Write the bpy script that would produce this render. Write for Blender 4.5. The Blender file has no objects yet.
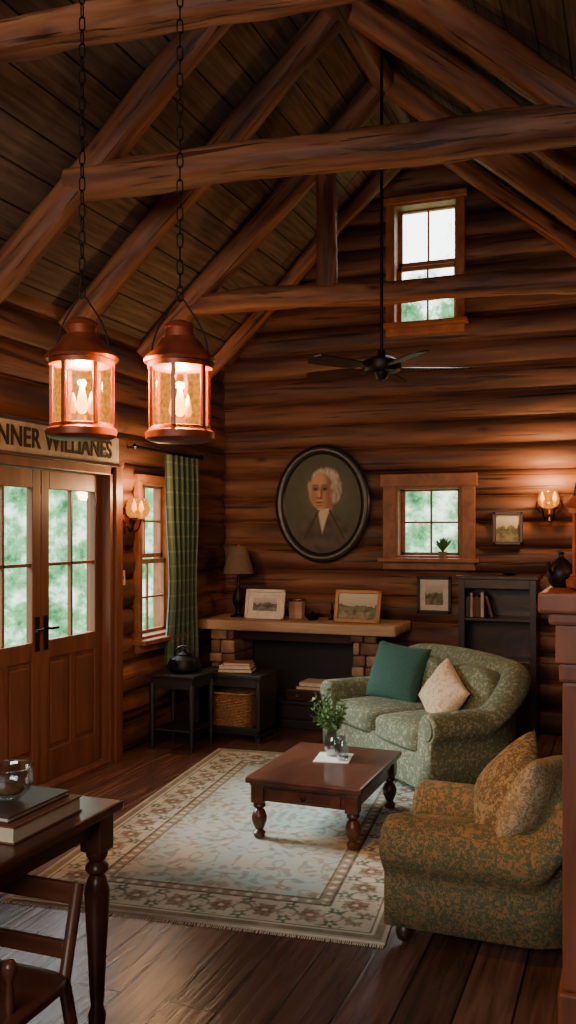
import bpy, bmesh, math, random
from mathutils import Vector, Matrix, noise
random.seed(7)
C=bpy.context.scene.collection
def L(r,g,b):
    f=lambda c:(c/255/12.92) if c/255<=.04045 else ((c/255+.055)/1.055)**2.4
    return (f(r),f(g),f(b),1)
# ---------------- materials
def newmat(name):
    m=bpy.data.materials.new(name); m.use_nodes=True
    return m,m.node_tree.nodes,m.node_tree.links,m.node_tree.nodes['Principled BSDF']
def ramp(N,stops):
    r=N.new('ShaderNodeValToRGB'); e=r.color_ramp.elements
    while len(e)<len(stops): e.new(.5)
    for i,(p,c) in enumerate(stops): e[i].position=p; e[i].color=c
    return r
def mul(N,K,a,b):
    mx=N.new('ShaderNodeMix'); mx.data_type='RGBA'; mx.blend_type='MULTIPLY'; mx.inputs['Factor'].default_value=1
    K.new(a,mx.inputs['A']); K.new(b,mx.inputs['B']); return mx.outputs['Result']
def plain(name,c,rough=.6,metal=0,emit=None,es=0,var=.12,bump=.0,nscale=20):
    m,N,K,b=newmat(name)
    tc=N.new('ShaderNodeTexCoord'); n=N.new('ShaderNodeTexNoise'); n.inputs['Scale'].default_value=nscale; n.inputs['Detail'].default_value=4
    K.new(tc.outputs['Object'],n.inputs['Vector'])
    r=ramp(N,[(.3,tuple(x*(1-var) for x in c[:3])+(1,)),(.7,tuple(min(1,x*(1+var)) for x in c[:3])+(1,))])
    K.new(n.outputs['Fac'],r.inputs['Fac']); K.new(r.outputs['Color'],b.inputs['Base Color'])
    b.inputs['Roughness'].default_value=rough; b.inputs['Metallic'].default_value=metal
    if emit: b.inputs['Emission Color'].default_value=emit; b.inputs['Emission Strength'].default_value=es
    if bump:
        bp=N.new('ShaderNodeBump'); bp.inputs['Strength'].default_value=bump; bp.inputs['Distance'].default_value=.01
        K.new(n.outputs['Fac'],bp.inputs['Height']); K.new(bp.outputs['Normal'],b.inputs['Normal'])
    return m
def wood(name,c1,c2,sc=(1,1,1),rough=.5,bump=.3,scale=7,c3=None,cracks=False):
    m,N,K,b=newmat(name)
    tc=N.new('ShaderNodeTexCoord'); mp=N.new('ShaderNodeMapping'); mp.inputs['Scale'].default_value=sc
    n=N.new('ShaderNodeTexNoise'); n.inputs['Scale'].default_value=scale; n.inputs['Detail'].default_value=7; n.inputs['Distortion'].default_value=.7
    K.new(tc.outputs['Object'],mp.inputs['Vector']); K.new(mp.outputs['Vector'],n.inputs['Vector'])
    st=[(.3,c1),(.68,c2)]
    if c3: st=[(.3,c1),(.55,c2),(.75,c3)]
    r=ramp(N,st); K.new(n.outputs['Fac'],r.inputs['Fac']); col=r.outputs['Color']; hsrc=n.outputs['Fac']
    if cracks:
        n2=N.new('ShaderNodeTexNoise'); n2.inputs['Scale'].default_value=scale*3.2; n2.inputs['Detail'].default_value=3; n2.inputs['Distortion'].default_value=.3
        mp2=N.new('ShaderNodeMapping'); mp2.inputs['Scale'].default_value=tuple(x*.35 if x<1 else x for x in sc); K.new(tc.outputs['Object'],mp2.inputs['Vector']); K.new(mp2.outputs[0],n2.inputs['Vector'])
        r2=ramp(N,[(.33,(.25,.2,.18,1)),(.42,(1,1,1,1))]); K.new(n2.outputs['Fac'],r2.inputs['Fac']); col=mul(N,K,col,r2.outputs['Color'])
        mp3=N.new('ShaderNodeMapping'); mp3.inputs['Scale'].default_value=tuple(x*3.5 if x<1 else x for x in sc); K.new(tc.outputs['Object'],mp3.inputs['Vector'])
        v=N.new('ShaderNodeTexVoronoi'); v.inputs['Scale'].default_value=4.2; K.new(mp3.outputs[0],v.inputs['Vector'])
        r3=ramp(N,[(.03,(.25,.2,.18,1)),(.1,(.8,.75,.7,1)),(.16,(1,1,1,1))]); K.new(v.outputs['Distance'],r3.inputs['Fac']); col=mul(N,K,col,r3.outputs['Color'])
        n4=N.new('ShaderNodeTexNoise'); n4.inputs['Scale'].default_value=3.2; n4.inputs['Detail'].default_value=3; K.new(mp.outputs[0],n4.inputs['Vector'])
        r4=ramp(N,[(.36,(.5,.5,.53,1)),(.62,(1.24,1.18,1.12,1))]); K.new(n4.outputs['Fac'],r4.inputs['Fac']); col=mul(N,K,col,r4.outputs['Color'])
        mm=N.new('ShaderNodeMath'); mm.operation='MULTIPLY'; K.new(r2.outputs['Color'],mm.inputs[0]); K.new(n.outputs['Fac'],mm.inputs[1]); hsrc=mm.outputs[0]
    K.new(col,b.inputs['Base Color'])
    b.inputs['Roughness'].default_value=rough
    bp=N.new('ShaderNodeBump'); bp.inputs['Strength'].default_value=bump; bp.inputs['Distance'].default_value=.012
    K.new(hsrc,bp.inputs['Height']); K.new(bp.outputs['Normal'],b.inputs['Normal'])
    return m
def planks(name,c1,c2,along='Y',width=.16,length=1.8,rough=.4,bump=.4,gap=.004):
    m,N,K,b=newmat(name)
    tc=N.new('ShaderNodeTexCoord'); sx=N.new('ShaderNodeSeparateXYZ'); cx=N.new('ShaderNodeCombineXYZ')
    K.new(tc.outputs['Object'],sx.inputs[0])
    a,o=('Y','X') if along=='Y' else ('X','Y')
    K.new(sx.outputs[a],cx.inputs['X']); K.new(sx.outputs[o],cx.inputs['Y'])
    br=N.new('ShaderNodeTexBrick'); br.inputs['Scale'].default_value=1; br.inputs['Brick Width'].default_value=length; br.inputs['Row Height'].default_value=width
    br.inputs['Mortar Size'].default_value=gap; br.inputs['Mortar Smooth'].default_value=.2
    br.inputs['Color1'].default_value=c1; br.inputs['Color2'].default_value=c2; br.inputs['Mortar'].default_value=(.008,.005,.004,1); br.offset=.37
    K.new(cx.outputs[0],br.inputs['Vector'])
    mp=N.new('ShaderNodeMapping'); mp.inputs['Scale'].default_value=(.9,14,1); K.new(cx.outputs[0],mp.inputs['Vector'])
    n=N.new('ShaderNodeTexNoise'); n.inputs['Scale'].default_value=2.2; n.inputs['Detail'].default_value=7; n.inputs['Distortion'].default_value=.6
    K.new(mp.outputs[0],n.inputs['Vector'])
    r=ramp(N,[(.3,(.45,.45,.45,1)),(.7,(1.35,1.35,1.35,1))]); K.new(n.outputs['Fac'],r.inputs['Fac'])
    K.new(mul(N,K,br.outputs['Color'],r.outputs['Color']),b.inputs['Base Color'])
    b.inputs['Roughness'].default_value=rough
    iv=N.new('ShaderNodeMath'); iv.operation='MULTIPLY_ADD'; iv.inputs[1].default_value=-1.5
    K.new(br.outputs['Fac'],iv.inputs[0]); K.new(n.outputs['Fac'],iv.inputs[2])
    bp=N.new('ShaderNodeBump'); bp.inputs['Strength'].default_value=bump; bp.inputs['Distance'].default_value=.008
    K.new(iv.outputs[0],bp.inputs['Height']); K.new(bp.outputs['Normal'],b.inputs['Normal'])
    return m
def fabric(name,base,m1,m2,scale=14,th=.5,warp=.1):
    m,N,K,b=newmat(name)
    tc=N.new('ShaderNodeTexCoord'); n=N.new('ShaderNodeTexNoise'); n.inputs['Scale'].default_value=scale*.8; n.inputs['Detail'].default_value=3
    K.new(tc.outputs['Object'],n.inputs['Vector'])
    ad=N.new('ShaderNodeMix'); ad.data_type='RGBA'; ad.blend_type='ADD'; ad.clamp_result=False; ad.inputs['Factor'].default_value=warp
    K.new(tc.outputs['Object'],ad.inputs['A']); K.new(n.outputs['Color'],ad.inputs['B'])
    v=N.new('ShaderNodeTexVoronoi'); v.inputs['Scale'].default_value=scale; K.new(ad.outputs['Result'],v.inputs['Vector'])
    r=ramp(N,[(.0,m2),(.12,m2),(.18,m1),(.34,m1),(.40,base),(.52,base),(.56,m2),(.64,m1)]); K.new(v.outputs['Distance'],r.inputs['Fac'])
    n2=N.new('ShaderNodeTexNoise'); n2.inputs['Scale'].default_value=scale*1.3; n2.inputs['Detail'].default_value=5; K.new(tc.outputs['Object'],n2.inputs['Vector'])
    r2=ramp(N,[(th-.03,(0,0,0,1)),(th+.03,(1,1,1,1))]); K.new(n2.outputs['Fac'],r2.inputs['Fac'])
    mx=N.new('ShaderNodeMix'); mx.data_type='RGBA'; K.new(r2.outputs['Color'],mx.inputs['Factor']); K.new(r.outputs['Color'],mx.inputs['A']); mx.inputs['B'].default_value=base
    K.new(mx.outputs['Result'],b.inputs['Base Color']); b.inputs['Roughness'].default_value=.9
    n3=N.new('ShaderNodeTexNoise'); n3.inputs['Scale'].default_value=250; K.new(tc.outputs['Object'],n3.inputs['Vector'])
    bp=N.new('ShaderNodeBump'); bp.inputs['Strength'].default_value=.35; bp.inputs['Distance'].default_value=.003
    K.new(n3.outputs['Fac'],bp.inputs['Height']); K.new(bp.outputs['Normal'],b.inputs['Normal'])
    return m
def glassm(name,tint=(1,1,1,1),gl=.12,emit=None,es=0,emix=0):
    m,N,K,b=newmat(name); N.remove(b); out=N['Material Output']
    t=N.new('ShaderNodeBsdfTransparent'); t.inputs['Color'].default_value=tint
    g=N.new('ShaderNodeBsdfGlossy'); g.inputs['Roughness'].default_value=.05
    mx=N.new('ShaderNodeMixShader'); mx.inputs[0].default_value=gl
    K.new(t.outputs[0],mx.inputs[1]); K.new(g.outputs[0],mx.inputs[2]); last=mx
    if emit:
        tc=N.new('ShaderNodeTexCoord'); n=N.new('ShaderNodeTexNoise'); n.inputs['Scale'].default_value=70; n.inputs['Detail'].default_value=3
        K.new(tc.outputs['Object'],n.inputs['Vector'])
        r=ramp(N,[(.35,(emit[0]*.55,emit[1]*.45,emit[2]*.35,1)),(.65,emit)]); K.new(n.outputs['Fac'],r.inputs['Fac'])
        e=N.new('ShaderNodeEmission'); e.inputs['Strength'].default_value=es; K.new(r.outputs['Color'],e.inputs['Color'])
        m2=N.new('ShaderNodeMixShader'); m2.inputs[0].default_value=emix
        K.new(mx.outputs[0],m2.inputs[1]); K.new(e.outputs[0],m2.inputs[2]); last=m2
    K.new(last.outputs[0],out.inputs['Surface']); return m
def vcol(name,rough=.8):
    m,N,K,b=newmat(name); a=N.new('ShaderNodeAttribute'); a.attribute_name='Col'
    K.new(a.outputs['Color'],b.inputs['Base Color']); b.inputs['Roughness'].default_value=rough; 
    tc=N.new('ShaderNodeTexCoord'); n3=N.new('ShaderNodeTexNoise'); n3.inputs['Scale'].default_value=180; K.new(tc.outputs['Object'],n3.inputs['Vector'])
    bp=N.new('ShaderNodeBump'); bp.inputs['Strength'].default_value=.3; bp.inputs['Distance'].default_value=.003
    K.new(n3.outputs['Fac'],bp.inputs['Height']); K.new(bp.outputs['Normal'],b.inputs['Normal'])
    return m
LC1,LC2,LC3=L(70,45,34),L(120,79,56),L(148,102,74)
M={}
M['logx']=wood('log_wood_x',LC1,LC2,(.12,1,1),.6,.6,9,LC3,True)
M['logy']=wood('log_wood_y',LC1,LC2,(1,.12,1),.6,.6,9,LC3,True)
M['beam']=wood('beam_wood',L(88,52,35),L(146,92,60),(1,1,.1),.6,.9,11,L(178,120,82),True)
M['ceil']=planks('ceiling_planks',L(98,78,62),L(128,104,84),'Y',.2,2.6,.75,.6,.006)
M['floor']=planks('floor_planks',L(76,52,42),L(112,80,66),'Y',.19,1.9,.27,.35,.005)
M['door']=wood('door_wood',L(88,50,33),L(124,74,50),(1,1,.12),.45,.2,9)
M['trim']=wood('trim_wood',L(112,68,44),L(150,96,64),(1,1,1),.5,.2,9)
M['trim_lit']=wood('lit_trim_wood',L(150,84,48),L(188,116,70),(1,1,1),.5,.2,9)  # window light put into the colour: trim made lighter and more orange
M['dark']=wood('dark_wood',L(36,22,17),L(62,38,28),(1,1,1),.35,.15,9)
M['table']=wood('table_wood',L(58,32,23),L(92,54,38),(1,.15,1),.3,.15,9)
M['tabled']=wood('dining_wood',L(62,35,26),L(96,56,40),(.15,1,1),.28,.12,9)
M['mantel']=wood('mantel_slab_wood',L(140,110,88),L(190,158,128),(.15,1,1),.6,.3,9)
M['redwood']=wood('red_wood',L(100,56,37),L(142,86,58),(1,1,.15),.5,.2,9)
M['black']=plain('black_paint',L(30,27,26),.5)
M['iron']=plain('black_iron',L(24,22,21),.45,.6)
M['copper']=plain('lantern_copper',L(138,66,40),.45,.4,var=.45,nscale=14)
M['brass']=plain('brass',L(150,105,50),.35,.9)
M['sofa']=fabric('sofa_fabric',L(98,108,84),L(144,144,112),L(76,88,68),30,.50)
M['chair']=fabric('armchair_fabric',L(90,98,70),L(146,118,78),L(60,76,56),28,.60,.16)
M['chairp']=fabric('armchair_pillow_fabric',L(120,100,68),L(168,144,102),L(70,74,50),22,.60,.16)
M['chairs']=fabric('pale_pillow_fabric',L(150,132,100),L(186,168,130),L(106,98,70),26,.60,.16)
M['teal']=plain('teal_fabric',L(46,86,74),.85,bump=.2,nscale=60)
M['cream']=fabric('cream_fabric',L(214,190,156),L(190,156,120),L(226,206,176),28)
M['glass']=glassm('window_glass',(1,1,1,1),.03)
M['clear']=glassm('clear_glass',(.88,.93,.92,1),.22)
M['amber']=glassm('amber_glass',(1,.58,.16,1),.03,(1,.40,.04,1),1.7,.5)
M['ambers']=glassm('sconce_amber_glass',(1,.74,.35,1),.05,(1,.42,.06,1),1.8,.3)
M['bulb']=plain('bulb_glow',(1,.6,.2,1),.5,emit=(1,.48,.06,1),es=3.6)
M['flame']=plain('flame_core',(1,.7,.3,1),.5,emit=(1,.72,.25,1),es=16)
M['flames']=plain('sconce_flame',(1,.6,.2,1),.5,emit=(1,.56,.11,1),es=7)
M['white']=plain('white_paint',L(215,208,195),.6)
M['gold']=plain('gold_frame',L(160,114,70),.45,.3)
M['frameD']=plain('portrait_frame_paint',L(30,36,32),.35)
M['stone']=plain('field_stone',L(150,122,98),.85,var=.4,bump=.8,nscale=9)
M['stone2']=plain('field_stone_brown',L(112,84,66),.85,var=.4,bump=.8,nscale=9)
M['vcol']=vcol('painted_canvas',.6)
M['rug']=vcol('rug_wool',.95)
M['leaf']=plain('leaf',L(80,118,60),.6,var=.4)
M['wick']=plain('wicker',L(142,100,64),.8,var=.5,bump=.6,nscale=60)
M['shade']=plain('lamp_shade_linen',L(104,88,72),.9)
M['paper']=plain('book_pages',L(204,190,164),.9)
M['bk1']=plain('book_cover_brown',L(112,70,46),.6); M['bk2']=plain('book_cover_dark',L(72,52,44),.5); M['bk3']=plain('book_cover_red',L(110,48,36),.6)
M['sign']=wood('sign_board',L(140,128,110),L(194,182,160),(1,1,1),.8,.2,6)
M['ink']=plain('sign_ink',L(34,28,24),.8)
M['terra']=plain('terracotta',L(130,106,84),.8)
# ---------------- geometry helpers
def G(name,loc=(0,0,0),rz=0):
    e=bpy.data.objects.new(name,None); e.empty_display_size=.1; e.location=loc; e.rotation_euler=(0,0,rz); C.objects.link(e); return e
def mk(name,bm,mat,par=None,smooth=False,loc=None,rot=None,autos=False):
    me=bpy.data.meshes.new(name)
    bmesh.ops.recalc_face_normals(bm,faces=bm.faces[:]); bm.to_mesh(me); bm.free()
    if smooth: me.polygons.foreach_set('use_smooth',[True]*len(me.polygons))
    if autos and hasattr(me,'set_sharp_from_angle'):
        me.set_sharp_from_angle(angle=math.radians(45))
    me.materials.append(mat); o=bpy.data.objects.new(name,me); C.objects.link(o)
    if par: o.parent=par
    if loc is not None: o.location=loc
    if rot is not None: o.rotation_euler=rot
    return o
def box(name,x0,x1,y0,y1,z0,z1,mat,par=None,bev=.006,rot=None):
    bm=bmesh.new(); bmesh.ops.create_cube(bm,size=1)
    sx,sy,sz=abs(x1-x0),abs(y1-y0),abs(z1-z0)
    for v in bm.verts: v.co=Vector((v.co.x*sx,v.co.y*sy,v.co.z*sz))
    bev=min(bev,.35*min(sx,sy,sz))
    if bev>0: bmesh.ops.bevel(bm,geom=bm.edges[:],offset=bev,segments=2,affect='EDGES',profile=.6)
    return mk(name,bm,mat,par,loc=((x0+x1)/2,(y0+y1)/2,(z0+z1)/2),rot=rot)
def lathe(name,prof,mat,par=None,loc=(0,0,0),seg=28,rot=None,sm=True):
    bm=bmesh.new(); rings=[]
    for r,z in prof:
        r=max(r,.0004)
        rings.append([bm.verts.new((r*math.cos(2*math.pi*i/seg),r*math.sin(2*math.pi*i/seg),z)) for i in range(seg)])
    for a,b in zip(rings,rings[1:]):
        for i in range(seg): bm.faces.new((a[i],a[(i+1)%seg],b[(i+1)%seg],b[i]))
    bm.faces.new(rings[0]); bm.faces.new(rings[-1])
    return mk(name,bm,mat,par,sm,loc,rot,autos=True)
def tube(name,p1,p2,r,mat,par=None,r2=None,seg=16,rough=0,rings=1,sq=2):
    p1,p2=Vector(p1),Vector(p2); d=p2-p1; ln=d.length; r2=r if r2 is None else r2
    bm=bmesh.new(); R=[]; sd=random.random()*50
    for k in range(rings+1):
        t=k/rings; z=(t-.5)*ln; rr=r+(r2-r)*t; ring=[]
        ox=rough*.5*noise.noise((z*.9+sd,3,1)); oy=rough*.5*noise.noise((z*.9+sd,9,4))
        for i in range(seg):
            a=2*math.pi*(i+.5)/seg
            q=rr*(abs(math.cos(a))**sq+abs(math.sin(a))**sq)**(-1/sq)
            q+=rough*.35*noise.noise((math.cos(a)+sd,math.sin(a),z*2.2))+rough*.15*noise.noise((math.cos(a)*3+sd,math.sin(a)*3,z*7))
            ring.append(bm.verts.new((q*math.cos(a)+ox,q*math.sin(a)+oy,z)))
        R.append(ring)
    for a,b in zip(R,R[1:]):
        for i in range(seg): bm.faces.new((a[i],a[(i+1)%seg],b[(i+1)%seg],b[i]))
    bm.faces.new(R[0]); bm.faces.new(R[-1])
    o=mk(name,bm,mat,par,True,autos=True); o.location=(p1+p2)/2; o.rotation_mode='QUATERNION'; o.rotation_quaternion=d.to_track_quat('Z','Y'); return o
def curve(name,pts,r,mat,par=None):
    cu=bpy.data.curves.new(name,'CURVE'); cu.dimensions='3D'; cu.bevel_depth=r; cu.bevel_resolution=3; cu.use_fill_caps=True
    s=cu.splines.new('BEZIER'); s.bezier_points.add(len(pts)-1)
    for b,p in zip(s.bezier_points,pts): b.co=p; b.handle_left_type=b.handle_right_type='AUTO'
    cu.materials.append(mat); o=bpy.data.objects.new(name,cu); C.objects.link(o); o.parent=par; return o
def cushion(name,w,d,h,mat,par=None,loc=(0,0,0),rot=None,p=5,n=12,puff=0):
    bm=bmesh.new(); bmesh.ops.create_cube(bm,size=2); bmesh.ops.subdivide_edges(bm,edges=bm.edges[:],cuts=n,use_grid_fill=True)
    for v in bm.verts:
        x,y,z=v.co; k=(abs(x)**p+abs(y)**p+abs(z)**p)**(1/p); x,y,z=x/k,y/k,z/k
        z*=1+puff*(1-x*x)*(1-y*y)
        v.co=Vector((x*w/2,y*d/2,z*h/2))
    return mk(name,bm,mat,par,True,loc,rot)
def pillow(name,w,h,t,mat,par=None,loc=(0,0,0),rot=None,n=18):
    bm=bmesh.new(); V={}
    for s in (-1,1):
        for i in range(n+1):
            for j in range(n+1):
                x=-1+2*i/n; z=-1+2*j/n
                ed=(i in(0,n) or j in(0,n))
                if ed and s==1: V[s,i,j]=V[-1,i,j]; continue
                y=s*t/2*((1-abs(x)**2.2)*(1-abs(z)**2.2))**.5 if not ed else 0
                y+=.006*noise.noise((x*2,z*2,s*3+w*9))
                k=1-.07*(1-(x*x))*abs(z)**3; k2=1-.07*(1-(z*z))*abs(x)**3
                V[s,i,j]=bm.verts.new((x*w/2*k2,y,z*h/2*k))
    for s in (-1,1):
        for i in range(n):
            for j in range(n):
                bm.faces.new((V[s,i,j],V[s,i+1,j],V[s,i+1,j+1],V[s,i,j+1]))
    return mk(name,bm,mat,par,True,loc,rot)
def canvas(name,w,h,nx,ny,func,mat,par=None,loc=(0,0,0),rot=None,ell=False,flat=False):
    bm=bmesh.new(); vs=[[None]*(ny+1) for _ in range(nx+1)]; cols=[]
    for i in range(nx+1):
        for j in range(ny+1):
            u=-1+2*i/nx; v=-1+2*j/ny
            vs[i][j]=bm.verts.new((u*w/2,v*h/2,0) if flat else (u*w/2,0,v*h/2)); cols.append(func(u,v))
    for i in range(nx):
        for j in range(ny):
            u=-1+2*(i+.5)/nx; v=-1+2*(j+.5)/ny
            if ell and u*u+v*v>1: continue
            bm.faces.new((vs[i][j],vs[i+1][j],vs[i+1][j+1],vs[i][j+1]))
    me=bpy.data.meshes.new(name); bm.to_mesh(me); bm.free()
    a=me.color_attributes.new('Col','FLOAT_COLOR','POINT')
    buf=[]
    for c in cols: buf+=[c[0],c[1],c[2],1]
    a.data.foreach_set('color',buf); me.materials.append(mat)
    o=bpy.data.objects.new(name,me); C.objects.link(o); o.parent=par; o.location=loc
    if rot: o.rotation_euler=rot
    return o
# ---------------- room
XL,XR,YB,YF=-3.56,.9,7.57,-2.0
RX,RZ,ML,MR=-1.645,5.01,1.03,.85
def roofz(x): return RZ-(RX-x)*ML if x<RX else RZ-(x-RX)*MR
P=.215;A=.065
def loff(z,s):
    i=math.floor(z/P); f=z/P-i
    return A*math.sqrt(max(0,1-(2*f-1)**2))*(1+.12*noise.noise((s*.5,i*3.3,0)))+.012*noise.noise((s*.7,i*7.1,2))
def log_wall(name,s0,s1,zm,ops,tw,mat,gable=False):
    zs=set(); i=0
    while i*P<zm:
        for k in range(10): zs.add(round((i+(1-math.cos(math.pi*k/10))/2)*P,4))
        i+=1
    ss=set(); s=s0
    while s<s1: ss.add(round(s,4)); s+=.2
    ss.add(s1)
    for a,b,c,d in ops: ss|={a,b}; zs|={c,d}
    zs=sorted(z for z in zs if z<=zm); ss=sorted(ss)
    bm=bmesh.new(); V=[[bm.verts.new(tw(s,loff(z,s),z)) for z in zs] for s in ss]
    for i in range(len(ss)-1):
        for j in range(len(zs)-1):
            cs=(ss[i]+ss[i+1])/2; cz=(zs[j]+zs[j+1])/2
            if any(a<cs<b and c<cz<d for a,b,c,d in ops): continue
            bm.faces.new((V[i][j],V[i+1][j],V[i+1][j+1],V[i][j+1]))
    if gable:
        for nrm,pt in (((-ML,0,1),(RX,0,RZ+.03)),((MR,0,1),(RX,0,RZ+.03))):
            bmesh.ops.bisect_plane(bm,geom=bm.verts[:]+bm.edges[:]+bm.faces[:],plane_co=pt,plane_no=Vector(nrm).normalized(),clear_outer=True)
    return mk(name,bm,mat,None,True)
WU=(-1.92,-1.36,3.40,4.42); WL=(-1.89,-1.33,1.415,2.015); WS=(5.95,6.55,.82,2.02); DO=(4.03,5.55,0,2.10)
log_wall('wall_back',XL-.05,XR+.05,5.1,[WU,WL],lambda s,o,z:(s,YB-o,z),M['logx'],True)
log_wall('wall_left',YF,YB+.02,3.12,[WS,DO],lambda s,o,z:(XL+o,s,z),M['logy'])
log_wall('wall_right',YF,YB+.02,2.9,[],lambda s,o,z:(XR-o,s,z),M['logy'])
log_wall('wall_front',XL-.05,XR+.05,5.1,[],lambda s,o,z:(s,YF+o,z),M['logx'],True)
box('floor',XL-.1,XR+.1,YF-.1,YB+.1,-.1,0,M['floor'],bev=0)
ceil=G('ceiling',(RX,(YF+YB)/2,RZ))
def slope(name,run,m,sg):
    ln=math.hypot(run,run*m); a=math.atan(m)
    bm=bmesh.new(); bmesh.ops.create_cube(bm,size=1)
    for v in bm.verts: v.co=Vector(((v.co.x+.5*sg)*ln,v.co.y*(YB-YF+.3),(v.co.z+.5)*.1))
    o=mk(name,bm,M['ceil'],ceil); o.rotation_euler=(0,a*sg,0)
slope('left_slope',RX-XL+.12,ML,-1); slope('right_slope',XR-RX+.12,MR,1)
K=.09
def truss(name,y0,tz=None,tr=.1,post=None,rr=.095):
    Y=lambda x:y0+K*(x+3.2)
    g=G(name,(RX,Y(RX),RZ-.2))
    o=Vector(g.location)
    def T(n,p,q,r,rg=.02): 
        return tube(n,Vector(p)-o,Vector(q)-o,r,M['beam'],g,rough=rg*2,rings=50,seg=24,sq=2.9)
    dl=rr*1.3; 
    T('rafter_left',(XL+.05,Y(XL),roofz(XL+.05)-dl),(RX,Y(RX),RZ-dl-.05),rr)
    T('rafter_right',(RX,Y(RX),RZ-dl-.05),(XR-.05,Y(XR),roofz(XR-.05)-dl),rr)
    if tz:
        xl=RX-(RZ-tz)/ML+.06; xr=min(XR-.05,RX+(RZ-tz)/MR-.06)
        T('tie_beam',(xl,Y(xl),tz),(xr,Y(xr),tz),tr,.03)
    if post: T('king_post',(post,Y(post),tz+.05),(post,Y(post),roofz(post)-.12),.07)
truss('roof_truss',6.1,3.35,.078,-2.08,.085)
truss('roof_rafter_pair',5.1,rr=.08)
truss('roof_truss',4.26,3.60,.092,None,.085)
truss('roof_truss',2.95,3.66,.070,None,.075)
truss('roof_rafter_pair',7.15,rr=.06)
truss('roof_rafter_pair',1.6,rr=.08)
tube('ridge_beam',(RX,YF,RZ-.2),(RX,YB,RZ-.2),.075,M['beam'],rough=.03,rings=40,sq=3)
# ---------------- windows (local: X width, -Y into room, Z up)
def window(name,loc,rz,w,h,rows,cols,cas=.09,sashes=1,sill=True,mat='trim',cmat=None):
    g=G(name,loc,rz); m=M[mat]; cm=M[cmat or mat]; a,b=-w/2,w/2
    box('jamb_left',a-.02,a+.02,-.09,.14,0,h,m,g); box('jamb_right',b-.02,b+.02,-.09,.14,0,h,m,g)
    box('jamb_top',a,b,-.09,.14,h-.02,h+.02,m,g); box('jamb_bottom',a,b,-.09,.14,-.02,.02,m,g)
    box('casing_left',a-cas,a,-.1,-.05,-.02,h+.02,cm,g); box('casing_right',b,b+cas,-.1,-.05,-.02,h+.02,cm,g)
    box('casing_top',a-cas-.02,b+cas+.02,-.11,-.05,h,h+cas,cm,g)
    if sill: box('stool',a-cas-.03,b+cas+.03,-.17,-.05,-.035,0,m,g); box('apron',a-cas,b+cas,-.1,-.05,-.1,-.035,cm,g)
    sh=h/sashes
    for k in range(sashes):
        z0,z1=k*sh,(k+1)*sh; y=.02+.03*k; f=.035
        box('sash_l',a+.02,a+.02+f,y,y+.03,z0,z1,m,g,.003); box('sash_r',b-.02-f,b-.02,y,y+.03,z0,z1,m,g,.003)
        box('sash_b',a+.02,b-.02,y,y+.03,z0+.01,z0+f+.01,m,g,.003); box('sash_t',a+.02,b-.02,y,y+.03,z1-f,z1,m,g,.003)
        for c in range(1,cols):
            x=a+.02+f+(w-.04-2*f)*c/cols; box('muntin_v',x-.008,x+.008,y+.005,y+.025,z0+f,z1-f,m,g,.002)
        for r in range(1,rows):
            z=z0+f+(sh-2*f)*r/rows; box('muntin_h',a+.03,b-.03,y+.005,y+.025,z-.008,z+.008,m,g,.002)
        box('glass_pane',a+.04,b-.04,y+.013,y+.016,z0+.03,z1-.03,M['glass'],g,0)
    return g
window('window_1',((WU[0]+WU[1])/2,YB,WU[2]),0,WU[1]-WU[0],WU[3]-WU[2],1,2,.055,2,mat='trim_lit')
window('window_2',((WL[0]+WL[1])/2,YB,WL[2]),0,WL[1]-WL[0],WL[3]-WL[2],2,2,.11,1)
window('window_3',(XL,(WS[0]+WS[1])/2,WS[2]),math.pi/2,WS[1]-WS[0],WS[3]-WS[2],2,2,.05,2)
# double door
g=G('door_1',(XL,0,0),math.pi/2)
y0,y1,H=4.03,5.55,2.10
D=M['door']
box('jamb_left',y0-.03,y0+.06,-.1,.1,0,H,D,g); box('jamb_right',y1-.05,y1+.02,-.1,.1,0,H,D,g); box('jamb_head',y0,y1,-.1,.1,H-.06,H+.01,D,g)
box('casing_left',y0-.14,y0,-.12,-.05,0,H+.02,D,g); box('casing_right',y1,y1+.09,-.12,-.05,0,H+.02,D,g); box('casing_head',y0-.14,y1+.09,-.13,-.05,H,H+.05,D,g)
box('threshold',y0+.06,y1-.08,-.1,.08,0,.02,D,g)
def leaf(a,b,nm,hx):
    s=.085; yy0,yy1=-.03,.02; z0,z1=.025,H-.065
    box(nm+'_stile_l',a,a+s,yy0,yy1,z0,z1,D,g); box(nm+'_stile_r',b-s,b,yy0,yy1,z0,z1,D,g)
    for q,(c,d) in enumerate(((z0,z0+.2),(.82,.94),(z1-.12,z1))): box(nm+'_rail%d'%q,a+s,b-s,yy0,yy1,c,d,D,g)
    box(nm+'_panel_back',a+s,b-s,-.012,.006,z0+.2,.82,D,g,0)
    mid=(a+b)/2; box(nm+'_mid',mid-.03,mid+.03,yy0,yy1,z0+.2,.82,D,g)
    for c,d in ((a+s+.02,mid-.05),(mid+.05,b-s-.02)): box(nm+'_raised_panel',c,d,-.026,0,z0+.23,.79,D,g,.012)
    box(nm+'_glass',a+s-.01,b-s+.01,-.006,-.002,.93,z1-.11,M['glass'],g,0)
    box(nm+'_muntin_v',mid-.011,mid+.011,-.02,.01,.94,z1-.12,D,g,.003)
    zz=(.94+z1-.12)/2
    box(nm+'_muntin_h',a+s,b-s,-.02,.01,zz-.011,zz+.011,D,g,.003)
    box(nm+'_escutcheon',hx-.02,hx+.02,-.038,-.03,.88,1.1,M['iron'],g,.003)
    tube(nm+'_spindle',(hx,-.03,1.02),(hx,-.08,1.02),.009,M['iron'],g)
    tube(nm+'_lever',(hx,-.08,1.02),(hx+(.07 if hx<mid else -.07),-.08,1.02),.009,M['iron'],g)
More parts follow.
